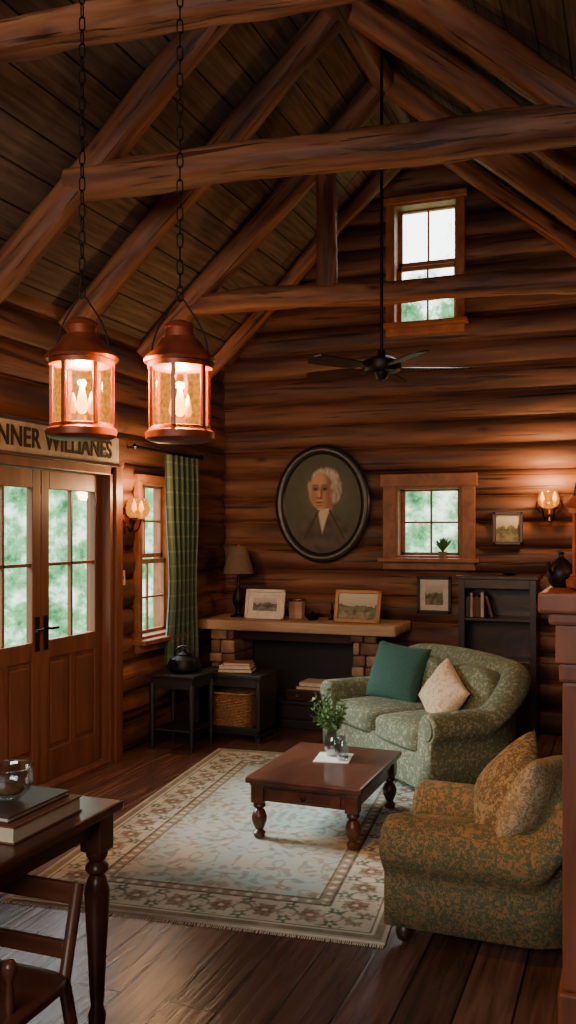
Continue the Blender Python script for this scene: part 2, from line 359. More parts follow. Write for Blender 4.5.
leaf(4.09,4.795,'left_leaf',4.755); leaf(4.80,5.50,'right_leaf',4.845)
# sign
g=G('wooden_sign',(XL+.06,4.90,2.20),math.pi/2)
box('board',-.93,.66,-.075,-.035,-.1,.115,M['sign'],g)
for nm,(a,b,c,d) in {'edge_t':(-.94,.67,.1,.12),'edge_b':(-.94,.67,-.105,-.085)}.items(): box(nm,a,b,-.085,-.03,c,d,M['dark'],g,.004)
tx=bpy.data.curves.new('sign_lettering','FONT'); tx.body='TANNER WILLIANES'; tx.size=.17; tx.extrude=.003; tx.align_x='RIGHT'; tx.align_y='CENTER'; tx.offset=.003; tx.space_character=1.05
tx.materials.append(M['ink']); to=bpy.data.objects.new('sign_lettering',tx); C.objects.link(to); to.parent=g; to.location=(.56,-.078,.005); to.rotation_euler=(math.pi/2,0,0)
bpy.context.view_layer.update(); to.scale.x=1.42/max(.1,to.dimensions.x)
# switch
g=G('light_switch',(XL+.06,5.72,1.30),math.pi/2); box('plate',-.03,.03,-.012,0,-.055,.055,M['white'],g); box('toggle',-.006,.006,-.024,-.01,-.012,.012,M['white'],g,.002)
# sconces
def sconce(loc,rz,s=1):
    g=G('wall_sconce',loc,rz); g.scale=(s,s,s)
    lathe('backplate',[(.0,0),(.045,0),(.05,.008),(.03,.016),(0,.02)],M['brass'],g,(0,.02,-.06),rot=(math.pi/2,0,0))
    box('stem',-.012,.012,-.004,.012,-.16,.06,M['brass'],g)
    for sx in (-.05,.05):
        curve('arm',[(0,0,-.1),(sx*.6,-.05,-.14),(sx,-.09,-.06)],.007,M['iron'],g)
        curve('scroll',[(0,0,-.04),(sx*1.4,-.02,.03),(sx*2.1,-.02,-.03),(sx*1.3,-.02,-.09)],.005,M['iron'],g)
        lathe('cup',[(.006,0),(.026,.01),(.03,.025),(.01,.02)],M['brass'],g,(sx,-.09,-.065))
        lathe('candle',[(.010,0),(.010,.05),(0,.052)],M['white'],g,(sx,-.09,-.05))
        lathe('bulb',[(.0,0),(.014,.012),(.02,.03),(.013,.06),(.004,.085),(0,.09)],M['flames'],g,(sx,-.09,0))
    lathe('glass_shade',[(.05,0),(.085,.04),(.09,.08),(.07,.14),(.072,.15),(.068,.15),(.066,.14),(.086,.08),(.081,.04),(.046,0)],M['ambers'],g,(0,-.09,-.05))
    l=bpy.data.lights.new('sconce_light','POINT'); l.energy=28; l.color=(1,.54,.24); l.shadow_soft_size=.05
    o=bpy.data.objects.new('bulb_light',l); C.objects.link(o); o.parent=g; o.location=(0,-.22,.14)
sconce((XL+.08,5.76,1.78),math.pi/2)
sconce((-.63,YB-.07,1.87),0,.95)
# curtain
g=G('green_plaid_curtain',(XL+.16,6.47,0),math.pi/2)
def plaid():
    m,N,Kk,b=newmat('plaid_fabric'); tc=N.new('ShaderNodeTexCoord'); sx=N.new('ShaderNodeSeparateXYZ'); Kk.new(tc.outputs['UV'],sx.inputs[0])
    outs=[]
    for ax,sc in (('X',7.),('Y',14.)):
        a=N.new('ShaderNodeMath'); a.operation='MULTIPLY'; a.inputs[1].default_value=sc; Kk.new(sx.outputs[ax],a.inputs[0])
        f=N.new('ShaderNodeMath'); f.operation='FRACT'; Kk.new(a.outputs[0],f.inputs[0])
        r=ramp(N,[(0,(0,0,0,1)),(.42,(0,0,0,1)),(.45,(1,1,1,1)),(.55,(1,1,1,1)),(.58,(0,0,0,1))]); Kk.new(f.outputs[0],r.inputs[0]); outs.append(r)
    ad=N.new('ShaderNodeMath'); ad.operation='ADD'; Kk.new(outs[0].outputs[0],ad.inputs[0]); Kk.new(outs[1].outputs[0],ad.inputs[1])
    r=ramp(N,[(0,L(58,78,66)),(.5,L(84,100,82)),(1,L(106,114,92))]); h=N.new('ShaderNodeMath'); h.operation='MULTIPLY'; h.inputs[1].default_value=.5
    Kk.new(ad.outputs[0],h.inputs[0]); Kk.new(h.outputs[0],r.inputs[0]); Kk.new(r.outputs[0],b.inputs['Base Color']); b.inputs['Roughness'].default_value=.9
    return m
bm=bmesh.new(); uvl=bm.loops.layers.uv.new('UVMap'); nx,nz=90,30; V=[]
for i in range(nx+1):
    row=[]
    for j in range(nz+1):
        t=i/nx; q=j/nz; z=.60+(2.24-.60)*q
        w=.27*(1-.22*math.exp(-((q-.38)/.25)**2)); x=-w+2*w*t+.03*math.sin(q*3)
        row.append(bm.verts.new((x,.03*math.sin(t*2*math.pi*6+.6*math.sin(q*3))*(1-.3*q),z)))
    V.append(row)
for i in range(nx):
    for j in range(nz):
        f=bm.faces.new((V[i][j],V[i+1][j],V[i+1][j+1],V[i][j+1]))
        for l,(a,b) in zip(f.loops,((i,j),(i+1,j),(i+1,j+1),(i,j+1))): l[uvl].uv=(a/nx,b/nz)
mk('curtain_panel',bm,plaid(),g,True)
tube('curtain_rod',(-.72,0,2.26),(.33,0,2.26),.012,M['iron'],g)
for x in (-.74,.35): lathe('finial',[(0,-.025),(.022,0),(0,.025)],M['iron'],g,(x,0,2.26))
for x in (-.68,.3): tube('rod_bracket',(x,0,2.26),(x,.1,2.26),.008,M['iron'],g)
# ---------------- portrait
def mixc(a,b,t): t=max(0,min(1,t)); return tuple(a[i]*(1-t)+b[i]*t for i in range(3))
def ss(e0,e1,x): t=max(0,min(1,(x-e0)/(e1-e0))); return t*t*(3-2*t)
def el(X,Y,cx,cy,rx,ry,soft=.18):
    d=math.hypot((X-cx)/rx,(Y-cy)/ry); return 1-ss(1-soft,1+soft,d)
def portrait(u,v):
    X,Y=u*38,v*49; n=noise.noise((X*.12,Y*.12,0))
    c=mixc(L(66,72,58),L(108,108,82),.5*math.exp(-((X-5)**2+(Y-10)**2)/500)+.12*n)
    hn=2*noise.noise((X*.35,Y*.35,5)); h2=noise.noise((X*.5,Y*.2,9))
    c=mixc(c,mixc(L(138,130,114),L(176,168,150),.5+h2),el(X,Y,10+hn*.7,14,8.5,14,.15)); c=mixc(c,mixc(L(160,152,136),L(204,196,180),.5+h2),el(X,Y,3,24+hn*.6,12.5,10,.16))
    sh=-7-abs(X-4)*.30-(.010*(X-4)**2)
    c=mixc(c,mixc(L(54,48,44),L(82,74,66),.5+n),ss(0,2.5,sh-Y+0)*1)
    c=mixc(c,L(150,106,80),el(X,Y,3,-3,6.8,8,.15))
    tw=5.5*(1-max(0,min(1,(-6-Y)/22)))
    if -29<Y<-4.5: c=mixc(c,L(198,188,170),1-ss(tw-1,tw+1,abs(X-1.5-.05*Y)))
    for sg in (-1,1):
        xl=2+sg*(5+(-6-Y)*.5)
        if -34<Y<-6: c=mixc(c,L(34,30,28),.85*(1-ss(.4,1.8,abs(X-xl))))
    f=el(X,Y,-1,12,11.8,17.2,.1)
    fc=mixc(L(190,142,108),L(112,76,58),ss(-2,10,X)*.9+.08*n)
    fc=mixc(fc,L(208,164,128),el(X,Y,-3,22,6.5,5,.5)*.6)
    fc=mixc(fc,L(146,100,74),.5*el(X,Y,-8,6,3,6,.6))
    for ex in (-6.3,2.4):
        fc=mixc(fc,L(108,72,54),.75*el(X,Y,ex,14.8,3.6,2.8,.5)); fc=mixc(fc,L(36,28,24),el(X,Y,ex,14,2.0,1.0,.4)); fc=mixc(fc,L(118,98,80),.9*el(X,Y,ex,17.8,3.6,.9,.4))
    fc=mixc(fc,L(112,72,52),.85*el(X,Y,-.6,9.8,1.1,5,.5)); fc=mixc(fc,L(100,62,46),.9*el(X,Y,-2.6,5.6,2.8,1.1,.5)); fc=mixc(fc,L(214,168,134),.6*el(X,Y,-2.9,9,1.0,3.4,.5))
    fc=mixc(fc,L(108,58,48),.9*el(X,Y,-2.6,1.2,4,.9,.5)); fc=mixc(fc,L(122,84,64),.7*el(X,Y,-2.4,-1.8,3.4,.9,.6))
    c=mixc(c,fc,f)
    c=mixc(c,mixc(L(150,142,128),L(186,178,162),.5+h2),el(X,Y,10.4+hn*.4,12,3,10,.3)*.9); c=mixc(c,L(150,106,80),el(X,Y,8.6,11,1.5,3.2,.3)*.8)
    c=mixc(c,L(176,168,152),el(X,Y,-12.4+hn*.3,17,1.5,5,.4)*.7)
    return c
g=G('oval_portrait',(-2.55,YB-.08,1.88))
canvas('painting',.74,.90,130,160,portrait,M['vcol'],g,(0,-.012,0),ell=True)
bm=bmesh.new(); S=96; R=[]
prof=[(.075,.012),(.078,-.02),(.06,-.045),(.03,-.04),(.012,-.034),(-.004,-.02),(-.012,.0)]
for k in range(S):
    a=2*math.pi*k/S; R.append([bm.verts.new(((.36+o)*math.cos(a),y,(.44+o)*math.sin(a))) for o,y in prof])
for k in range(S):
    for j in range(len(prof)-1): bm.faces.new((R[k][j],R[(k+1)%S][j],R[(k+1)%S][j+1],R[k][j+1]))
mk('oval_frame',bm,M['frameD'],g,True)
bm=bmesh.new(); bmesh.ops.create_circle(bm,cap_ends=True,radius=1,segments=64)
for v in bm.verts: v.co=Vector((v.co.x*.42,.0,v.co.y*.5))
mk('backing',bm,M['black'],g)
# framed pictures
def land(seed,mono=False):
    def f(u,v):
        n=noise.fractal((u*2.2+seed,v*2.2,seed),.8,2,5); h=.1+.35*noise.noise((u*1.6+seed,seed,0))
        c=mixc(L(178,172,150),L(206,200,182),v) if v>h+n*.25 else mixc(L(70,80,56),L(128,118,84),.5+n)
        if v<-.45+.1*n: c=mixc(L(96,90,66),L(150,140,108),.5+n)
        if mono: q=sum(c)/3; c=mixc(c,(q,q,q),.8)
        return c
    return f
def picture(name,loc,w,h,fm,seed,tilt=0,rz=0,fw=.025,matb=False,mono=False):
    g=G(name,loc,rz); g.rotation_euler=(tilt,0,rz)
    for nm,a in {'frame_l':(-w/2,-w/2+fw,0,h),'frame_r':(w/2-fw,w/2,0,h),'frame_b':(-w/2,w/2,0,fw),'frame_t':(-w/2,w/2,h-fw,h)}.items():
        box(nm,a[0],a[1],-.022,0,a[2],a[3],M[fm],g,.004)
    box('backing',-w/2+.005,w/2-.005,-.008,0,.005,h-.005,M['white'] if matb else M['black'],g,0)
    q=.045 if matb else 0
    canvas('picture',w-2*fw-q*2,h-2*fw-q*2,50,40,land(seed,mono),M['vcol'],g,(0,-.0095,h/2)); return g
picture('wall_picture',(-.957,YB-.065,1.53),.24,.27,'dark',3)
picture('wall_picture',(-1.563,YB-.065,.95),.29,.31,'black',8,matb=True)
# ---------------- stone console / mantel at back
g=G('stone_console_mantel',(-2.62,7.25,0))
box('slab',-.885,.86,-.3,.24,.80,.885,M['mantel'],g,.014)
for cx in (-.68,.59):
    z=0;i=0
    while z<.79:
        h=random.uniform(.075,.12); 
        if z+h>.76: h=.80-z
        sp=random.uniform(-.05,.05)
        box('stone',cx-.11+random.uniform(-.015,.01),cx+sp-.004,-.235+random.uniform(-.015,.01),.2,z+.003,z+h,M['stone' if i%2 else 'stone2'],g,.02)
        box('stone',cx+sp+.004,cx+.11+random.uniform(-.01,.015),-.235+random.uniform(-.015,.01),.2,z+.003,z+h,M['stone2' if i%3 else 'stone'],g,.02)
        z+=h;i+=1
box('firebox_back',-.55,.46,.16,.2,0,.8,M['black'],g)
box('lintel',-.55,.46,-.16,-.1,.71,.8,M['dark'],g)
g=G('media_cabinet',(-2.52,7.17,0))
box('base_box',-.3,.3,-.17,.17,.0,.07,M['black'],g); box('lower_shelf_body',-.29,.29,-.16,.17,.07,.2,M['dark'],g); box('drawer_front',-.27,.27,-.172,-.15,.085,.185,M['black'],g)
box('top_board',-.31,.31,-.18,.17,.2,.225,M['black'],g); box('receiver',-.2,.26,-.14,.14,.225,.32,M['dark'],g,.01)
for x in (-.1,.15): lathe('knob',[(0,0),(.014,0),(.012,.012),(0,.014)],M['brass'],g,(x,-.14,.27),rot=(math.pi/2,0,0))
def books(name,loc,rz,spec):
    g=G(name,loc,rz); z=0
    for i,(w,d,h,m,off) in enumerate(spec):
        box('pages_%d'%i,-w/2+off+.006,w/2+off-.006,-d/2+.005,d/2-.004,z+.003,z+h-.003,M['paper'],g,.001)
        box('cover_bottom_%d'%i,-w/2+off,w/2+off,-d/2,d/2,z,z+.004,M[m],g,.001); box('cover_top_%d'%i,-w/2+off,w/2+off,-d/2,d/2,z+h-.004,z+h,M[m],g,.001)
        box('spine_%d'%i,-w/2+off-.003,-w/2+off+.004,-d/2,d/2,z,z+h,M[m],g,.002)
        z+=h
    return g
books('magazine_pile',(-2.46,7.15,.32),0,[(.34,.24,.03,'bk1',0),(.3,.22,.03,'paper',.01)])
# mantel items
picture('landscape_photo_frame',(-2.95,7.12,.887),.36,.255,'white',12,tilt=-.2,matb=True,mono=True)
picture('landscape_photo_frame',(-2.12,7.1,.887),.40,.27,'gold',21,tilt=-.2,rz=-.08,fw=.03)
g=G('wooden_box',(-2.72,7.3,.885)); box('body',-.06,.06,-.04,.04,0,.15,M['mantel'],g); box('lid',-.065,.065,-.045,.045,.15,.17,M['table'],g)
g=G('iron_bowl',(-2.54,7.2,.885)); lathe('bowl',[(.03,0),(.04,.005),(.07,.04),(.075,.055),(.07,.055),(.04,.015),(0,.01)],M['iron'],g)
lathe('lid_knob',[(0,.02),(.05,.035),(.045,.05),(.012,.06),(.016,.075),(0,.08)],M['iron'],g)
g=G('small_candlestick',(-2.40,7.3,.885)); lathe('stick',[(.035,0),(.03,.01),(.008,.02),(.01,.06),(.02,.07),(.008,.08),(.008,.14),(0,.142)],M['iron'],g)
g=G('table_lamp',(-3.25,7.25,.885))
lathe('base',[(.07,0),(.07,.015),(.03,.03),(.022,.06),(.05,.12),(.055,.17),(.03,.24),(.012,.27),(.012,.42),(0,.42)],M['iron'],g)
lathe('shade',[(.13,.38),(.135,.385),(.078,.62),(.072,.62),(.125,.385)],M['shade'],g)
tube('shade_stem',(0,0,.4),(0,0,.64),.004,M['brass'],g)
for a in (0,2.1,4.2): tube('shade_spider',(0,0,.61),(.074*math.cos(a),.074*math.sin(a),.615),.002,M['brass'],g)
# black cubby cabinet with basket
g=G('black_cubby_cabinet',(-2.98,6.60,0))
w=.28;dd=.18;h=.52;B=M['black']
box('side_l',-w,-w+.03,-dd,dd,.03,h-.03,B,g); box('side_r',w-.03,w,-dd,dd,.03,h-.03,B,g); box('top',-w-.012,w+.012,-dd-.012,dd,h-.03,h,B,g)
box('bottom',-w,w,-dd,dd,.06,.09,B,g); box('back',-w,w,dd-.015,dd,.06,h-.03,B,g); box('rail',-w+.03,w-.03,-dd,-dd+.02,.42,h-.03,B,g)
for x in (-w+.02,w-.02):
    for y in (-dd+.02,dd-.02): box('foot',x-.02,x+.02,y-.02,y+.02,0,.06,B,g)
box('plinth_rail',-w+.03,w-.03,-dd,-dd+.02,.05,.11,B,g)
g=G('wicker_basket',(-2.98,6.58,.091))
bm=bmesh.new(); R=[]; S=48
for j in range(25):
    z=.27*j/24; R.append([])
    for i in range(S):
        a=2*math.pi*i/S; k=(abs(math.cos(a))**5+abs(math.sin(a))**5)**(-.2); s=.9+.1*j/24; wv=.004*(1 if (i//2+j)%2 else -1)
        R[-1].append(bm.verts.new(((.185*s+wv)*k*math.cos(a),(.14*s+wv)*k*math.sin(a),z)))
for a,b in zip(R,R[1:]):
    for i in range(S): bm.faces.new((a[i],a[(i+1)%S],b[(i+1)%S],b[i]))
bm.faces.new(R[0]); mk('woven_body',bm,M['wick'],g)
curve('rim',[(.19*math.copysign(abs(math.cos(a))**.45,math.cos(a)),.145*math.copysign(abs(math.sin(a))**.45,math.sin(a)),.27) for a in [2*math.pi*i/24 for i in range(25)]],.009,M['wick'],g)
books('book_stack',(-2.96,6.58,.521),.2,[(.28,.2,.03,'bk2',0),(.25,.18,.025,'paper',.0),(.22,.16,.022,'bk1',.01)])
# side table with kettle
g=G('side_table',(-3.24,6.13,0))
box('top',-.18,.22,-.2,.2,.545,.57,B,g); box('apron',-.15,.19,-.17,.17,.46,.545,B,g)
for x in (-.145,.185):
    for y in (-.165,.165): lathe('leg',[(.012,0),(.016,.02),(.014,.1),(.022,.3),(.024,.46),(.018,.5)],B,g,(x,y,0),12)
box('low_shelf',-.14,.18,-.16,.16,.14,.155,B,g)
g=G('iron_kettle',(-3.2,6.13,.57))
lathe('body',[(.09,0),(.125,.02),(.13,.05),(.11,.10),(.05,.125),(.05,.13),(.052,.135),(.02,.15),(.01,.155),(.018,.17),(0,.175)],M['iron'],g)
curve('handle',[(-.08,0,.10),(-.06,0,.17),(0,0,.195),(.06,0,.17),(.08,0,.10)],.006,M['iron'],g)
curve('spout',[(0,-.09,.05),(0,-.15,.08),(0,-.17,.12)],.013,M['iron'],g)
# dark bookcase right
g=G('dark_bookcase',(-1.0,7.33,0)); w=.30;dd=.16;h=1.29;B2=M['dark']
box('side_l',-w,-w+.025,-dd,dd,0,h-.03,B2,g); box('side_r',w-.025,w,-dd,dd,0,h-.03,B2,g); box('top',-w-.02,w+.02,-dd-.02,dd,h-.03,h,B2,g); box('back',-w,w,dd-.015,dd,0,h-.03,B2,g)
for z in (.06,.60,.93): box('shelf',-w+.025,w-.025,-dd,dd-.015,z,z+.025,B2,g)
box('face_frame',-w,-w+.05,-dd-.01,-dd,0,h-.03,B2,g,.002); box('face_frame_r',w-.05,w,-dd-.01,-dd,0,h-.03,B2,g,.002); box('top_rail',-w+.05,w-.05,-dd-.01,-dd,h-.1,h-.03,B2,g,.002)
for a,b in ((-w+.05,-.003),(.003,w-.05)):
    box('door',a,b,-dd-.012,-dd,.09,.6,B2,g); box('door_panel',a+.05,b-.05,-dd-.018,-dd-.008,.14,.55,B2,g,.008)
for x in (-.03,.03): lathe('knob',[(0,0),(.01,.003),(.012,.015),(0,.02)],M['brass'],g,(x,-dd-.012,.42),12,rot=(math.pi/2,0,0))
g=G('books_on_shelf',(-1.2,7.3,.956))
x=-.05
for i in range(7):
    t=random.uniform(.016,.026); hh=random.uniform(.15,.2); box('book_%d'%i,x,x+t,-.07,.07,0,hh,M[['bk1','bk2','paper','bk3'][i%4]],g,.002); x+=t+.001
box('leaning_book',x+.03,x+.05,-.07,.07,.004,.175,M['bk1'],g,.002,rot=(0,-.28,0))
g=G('small_dish',(-.92,7.3,1.29)); lathe('dish',[(.03,0),(.07,.02),(.068,.022),(.028,.006),(0,.006)],M['iron'],g)
def plant(name,loc,n,ln,pot=True):
    g=G(name,loc)
    if pot: lathe('pot',[(.025,0),(.035,.05),(.038,.055),(.033,.055),(0,.045)],M['terra'],g,seg=20)
    bm=bmesh.new()
    for i in range(n):
        a=random.random()*6.28; t=random.uniform(.1,.8); base=Vector((0,0,.045)); d=Vector((math.cos(a)*t,math.sin(a)*t,1)).normalized()*random.uniform(.4,1)*ln
        s=Vector((-d.y,d.x,0)); s=s.normalized()*.012*(ln/.12)**.5
        tip=base+d; mid=base+d*.6
        v=[bm.verts.new(q) for q in (base+d*.25,mid+s,tip+Vector((0,0,-.01)),mid-s)]; bm.faces.new(v)
        w0=s*.12
        v=[bm.verts.new(q) for q in (base-w0,base+w0,base+d*.4+w0,base+d*.4-w0)]; bm.faces.new(v)
    mk('leaves',bm,M['leaf'],g); return g
plant('potted_plant',(-1.48,YB-.125,1.416),90,.16)
# ---------------- rug
def rug(u,v):
    x,y=u*.85,v*1.42; e=min(.85-abs(x),1.42-abs(y)); sx=(.85-abs(x))<(1.42-abs(y)); s=y if sx else x
    n=noise.fractal((x*6,y*6,1),.7,2,4); cream=L(204,198,176); tan=L(142,130,104); dk=L(84,76,62); blue=L(160,178,170); rose=L(124,92,72); grn=L(90,108,88)
    if e<.015: c=mixc(cream,dk,.3)
    elif e<.05: c=mixc(tan,dk,.3)
    elif e<.065: c=cream
    elif e<.076: c=dk
    elif e<.28:
        c=mixc(cream,tan,.12); q=(s+10)%.2-.1; r=math.hypot(q,e-.178); th=math.atan2(e-.178,q)
        q2=(s+10.1)%.2-.1
        vy=.178+.05*math.sin(s*2*math.pi/.2+1.57)
        if abs(e-vy)<.008: c=grn
        vy2=.178-.05*math.sin(s*2*math.pi/.2+1.57)
        if abs(e-vy2)<.006: c=mixc(dk,cream,.25)
        for ee in (.112,.245):
            if math.hypot(q2,(e-ee))<.028+.009*math.cos(5*math.atan2(e-ee,q2)): c=grn
            if math.hypot(q2,(e-ee))<.011: c=cream
        if r<.070*(.72+.28*math.cos(6*th)): c=tan
        if r<.048*(.75+.25*math.cos(6*th+3.14)): c=rose
        if r<.014: c=cream
        fn=noise.noise((x*38,y*38,7))
        if fn>.36: c=mixc(c,grn,.6)
    elif e<.292: c=dk
    elif e<.34:
        c=tan; q=(s+10)%.07-.035
        if abs(q)+abs(e-.316)<.02: c=cream
    elif e<.352: c=dk
    else:
        c=mixc(blue,cream,.35+n)
        f=noise.noise((abs(x)*9,abs(y)*9,4)); f2=noise.noise((abs(x)*16,abs(y)*16,9))
        if abs(f)<.05: c=mixc(c,tan,.65)
        if f2>.32: c=mixc(c,rose,.45)
        if f2<-.36: c=mixc(c,grn,.45)
    wr=noise.fractal((x*14,y*14,6),.7,2,4)
    c=mixc(c,mixc(cream,tan,.4),max(0,.06+wr*.4))
    return mixc(c,(c[0]*.78,c[1]*.78,c[2]*.78),.5+n)
rz=math.radians(6)
FR=Vector((-.92,3.47)); ex=Vector((math.cos(rz),math.sin(rz))); ey=Vector((-math.sin(rz),math.cos(rz)))
cen=FR-ex*.85+ey*1.42
g=G('patterned_area_rug',(cen.x,cen.y,0),rz)
box('rug_base',-.85,.85,-1.42,1.42,0.001,.011,M['white'],g,.003)
canvas('rug_pile',1.70,2.84,240,400,rug,M['rug'],g,(0,0,.0125),flat=True)
bm=bmesh.new()
for sy in (-1,1):
    for i in range(220):
        x=-.845+1.69*i/219; y=sy*1.42; dx=random.uniform(-.004,.004); a=[bm.verts.new(q) for q in ((x-.0025,y,.008),(x+.0025,y,.008),(x+.002+dx,y+sy*.028,.003),(x-.002+dx,y+sy*.028,.003))]; bm.faces.new(a)
mk('fringe',bm,M['paper'],g)
# ---------------- coffee table
g=G('coffee_table',(-1.60,4.79,.0135)); T=M['table']; hx,hy,ht=.32,.43,.33
box('top',-hx,hx,-hy,hy,ht-.032,ht,T,g,.01); box('top_moulding',-hx+.02,hx-.02,-hy+.02,hy-.02,ht-.045,ht-.03,T,g)
box('apron_f',-hx+.05,hx-.05,-hy+.045,-hy+.07,ht-.13,ht-.045,T,g); box('apron_b',-hx+.05,hx-.05,hy-.07,hy-.045,ht-.13,ht-.045,T,g)
box('apron_l',-hx+.045,-hx+.07,-hy+.05,hy-.05,ht-.13,ht-.045,T,g); box('apron_r',hx-.07,hx-.045,-hy+.05,hy-.05,ht-.13,ht-.045,T,g)
box('drawer_front',-.2,.2,-hy+.036,-hy+.05,ht-.12,ht-.06,T,g); lathe('drawer_knob',[(0,0),(.012,.004),(.014,.016),(0,.022)],M['iron'],g,(0,-hy+.036,ht-.09),12,rot=(math.pi/2,0,0))
for x in (-hx+.06,hx-.06):
    for y in (-hy+.06,hy-.06):
        box('leg_block',x-.036,x+.036,y-.036,y+.036,ht-.14,ht-.045,T,g)
        lathe('leg',[(.018,0),(.03,.008),(.034,.03),(.02,.045),(.026,.055),(.04,.09),(.042,.115),(.03,.145),(.02,.155),(.034,.168),(.034,.18),(.024,.19),(.03,.2)],T,g,(x,y,0))
zt=.0135+ht
g=G('white_napkin',(-1.60,4.90,zt),.15); box('cloth',-.1,.1,-.11,.11,0,.006,M['white'],g,.003)
g=G('glass_vase_with_greenery',(-1.62,4.94,zt+.006))
lathe('vase',[(.034,0),(.042,.01),(.052,.05),(.046,.1),(.03,.14),(.034,.165),(.031,.165),(.027,.14),(.043,.1),(.049,.05),(.039,.012),(0,.01)],M['clear'],g)
lathe('water',[(0,.012),(.036,.014),(.044,.05),(.042,.08),(0,.08)],M['clear'],g)
bm=bmesh.new()
for i in range(36):
    a=random.random()*6.28; sp=random.uniform(.03,.12); top=Vector((math.cos(a)*sp-.02,math.sin(a)*sp,random.uniform(.18,.36))); p0=Vector((math.cos(a)*.01,math.sin(a)*.01,.02)); mid=Vector((math.cos(a)*.018,math.sin(a)*.018,.14))
    pts=[p0.lerp(mid,t/4) for t in range(4)]+[mid.lerp(top,t/6) for t in range(7)]
    for q,(p,r) in enumerate(zip(pts,pts[1:])):
        s=Vector((.0015,.0008,0)); bm.faces.new([bm.verts.new(z) for z in (p-s,p+s,r+s,r-s)])
        if q>3:
            for _ in range(3):
                d=Vector((random.uniform(-1,1),random.uniform(-1,1),random.uniform(-.2,1))).normalized()*random.uniform(.018,.038); w_=d.cross(Vector((random.random(),random.random(),.3))).normalized()*.008
                bm.faces.new([bm.verts.new(z) for z in (r,r+d*.5+w_,r+d,r+d*.5-w_)])
mk('greenery',bm,M['leaf'],g)
g=G('glass_bottle',(-1.535,4.86,zt+.006)); lathe('bottle',[(.028,0),(.034,.01),(.034,.07),(.016,.11),(.016,.14),(.013,.14),(.013,.11),(.03,.07),(.03,.012),(0,.01)],M['clear'],g,seg=20)
# ---------------- sofas
def upholstery(name,loc,rz,w,d,t,r,ah,bh,mat,seat_h,Rc=.2,ncush=1,foot=.08,q0=None,over=.015,lean0=.05):
    g=G(name,loc,rz); x0=w/2-t-.02-over; yb=d/2-t-.02-over
    q0=-d*.05 if q0 is None else q0
    path=[]; n=12
    for i in range(n+1): path.append((-x0,-d/2+.03+(yb-Rc+d/2-.03)*i/n,-1,0))
    for i in range(1,9): a=math.pi-(math.pi/2)*i/8; path.append((-x0+Rc+Rc*math.cos(a),yb-Rc+Rc*math.sin(a),math.cos(a),math.sin(a)))
    m2=14
    for i in range(1,m2): path.append((-x0+Rc+(2*x0-2*Rc)*i/m2,yb,0,1))
    path+= [(-x,y,-a,b) for x,y,a,b in reversed(path[:n+9])]
    def sec(x,y,nx,ny):
        q=ss(q0,yb-.02,y); arch=max(0,1-(x/(w*.62))**2); h=ah+(bh-ah)*q*(.72+.28*arch)
        lean=lean0*q; z0=foot+.02
        pts=[(-t,z0),(-t*1.02,(z0+h)*.45),(-t*.98,h-2*r),(-t*.85+lean*.3,h-r*1.3)]
        cx=over+lean
        for k in range(15):
            a=math.radians(185-k*235/14); pts.append((cx+r*math.cos(a),h-r+r*math.sin(a)))
        pts+=[(t*.98+lean*.2,h-2.15*r),(t,(z0+h)*.42),(t,z0)]
        return [Vector((x+nx*o,y+ny*o,z)) for o,z in pts]
    bm=bmesh.new(); secs=[sec(*p) for p in path]
    def cap(s,dy):
        c=sum(s,Vector())/len(s); out=[]
        for k,f in ((.012,.985),(.024,.93),(.028,.82)): out.append([Vector((c.x+(p.x-c.x)*f,p.y-dy*k,c.z+(p.z-c.z)*(f if p.z>foot+.05 else 1))) for p in s])
        return out
    a=cap(secs[0],1); b=cap(secs[-1],1); secs=a[::-1]+secs+b
    R=[[bm.verts.new(p) for p in s] for s in secs]; m=len(R[0])
    for p,q in zip(R,R[1:]):
        for i in range(m): bm.faces.new((p[i],p[(i+1)%m],q[(i+1)%m],q[i]))
    bm.faces.new(R[0]); bm.faces.new(R[-1])
    mk('arms_and_back',bm,mat,g,True)
    ix=x0-t+.01
    box('seat_base',-ix-.03,ix+.03,-d/2+.025,yb-t+.02,foot+.02,seat_h-.10,mat,g,.02)
    cw=2*ix/ncush
    for c in range(ncush):
        cushion('seat_cushion',cw-.004,yb-t+d/2+.02,.16,mat,g,(-ix+cw*(c+.5),(-d/2+yb-t)/2+.0,seat_h-.055),p=6,puff=.18)
    for c in range(ncush):
        cushion('back_cushion',cw-.02,.17,bh-seat_h-.02,mat,g,(-ix+cw*(c+.5),yb-t-.04,(bh+seat_h)/2-.05),rot=(-.14,0,0),p=4)
    for sx in (-1,1):
        lathe('arm_scroll',[(0,0),(r*.75,0),(r*.7,.01),(r*.3,.014),(0,.016)],mat,g,(sx*(x0+over),-d/2+.004,ah-r),24,rot=(math.pi/2,0,0))
    for x in (-w/2+.09,w/2-.09):
        for y in (-d/2+.08,d/2-.1):
            lathe('foot',[(.02,0),(.03,.01),(.036,.04),(.024,.06),(.035,foot+.03)],M['dark'],g,(x,y,0),20)
    return g
phi=-math.pi/4
sf=upholstery('green_loveseat',(-1.32,6.02,0.014),phi,1.54,.84,.08,.095,.55,.81,M['sofa'],.41,.26,ncush=2,over=.03,foot=.045)
pillow('teal_pillow',.48,.44,.17,M['teal'],sf,(-.36,.00,.61),(-.35,.06,.35))
pillow('cream_pillow',.40,.36,.15,M['cream'],sf,(.22,.0,.56),(-.45,.5,-.2))
ac=upholstery('patterned_armchair',(-.52,3.80,.014),math.radians(-91),.74,.82,.08,.11,.49,.71,M['chair'],.36,.14,q0=.16,over=.04,foot=.04)
pillow('patterned_pillow',.44,.40,.18,M['chairp'],ac,(-.03,.03,.55),(-.65,.45,.2))
pillow('striped_pillow',.40,.38,.16,M['chairs'],ac,(.15,.16,.58),(-.4,-.1,-.3))
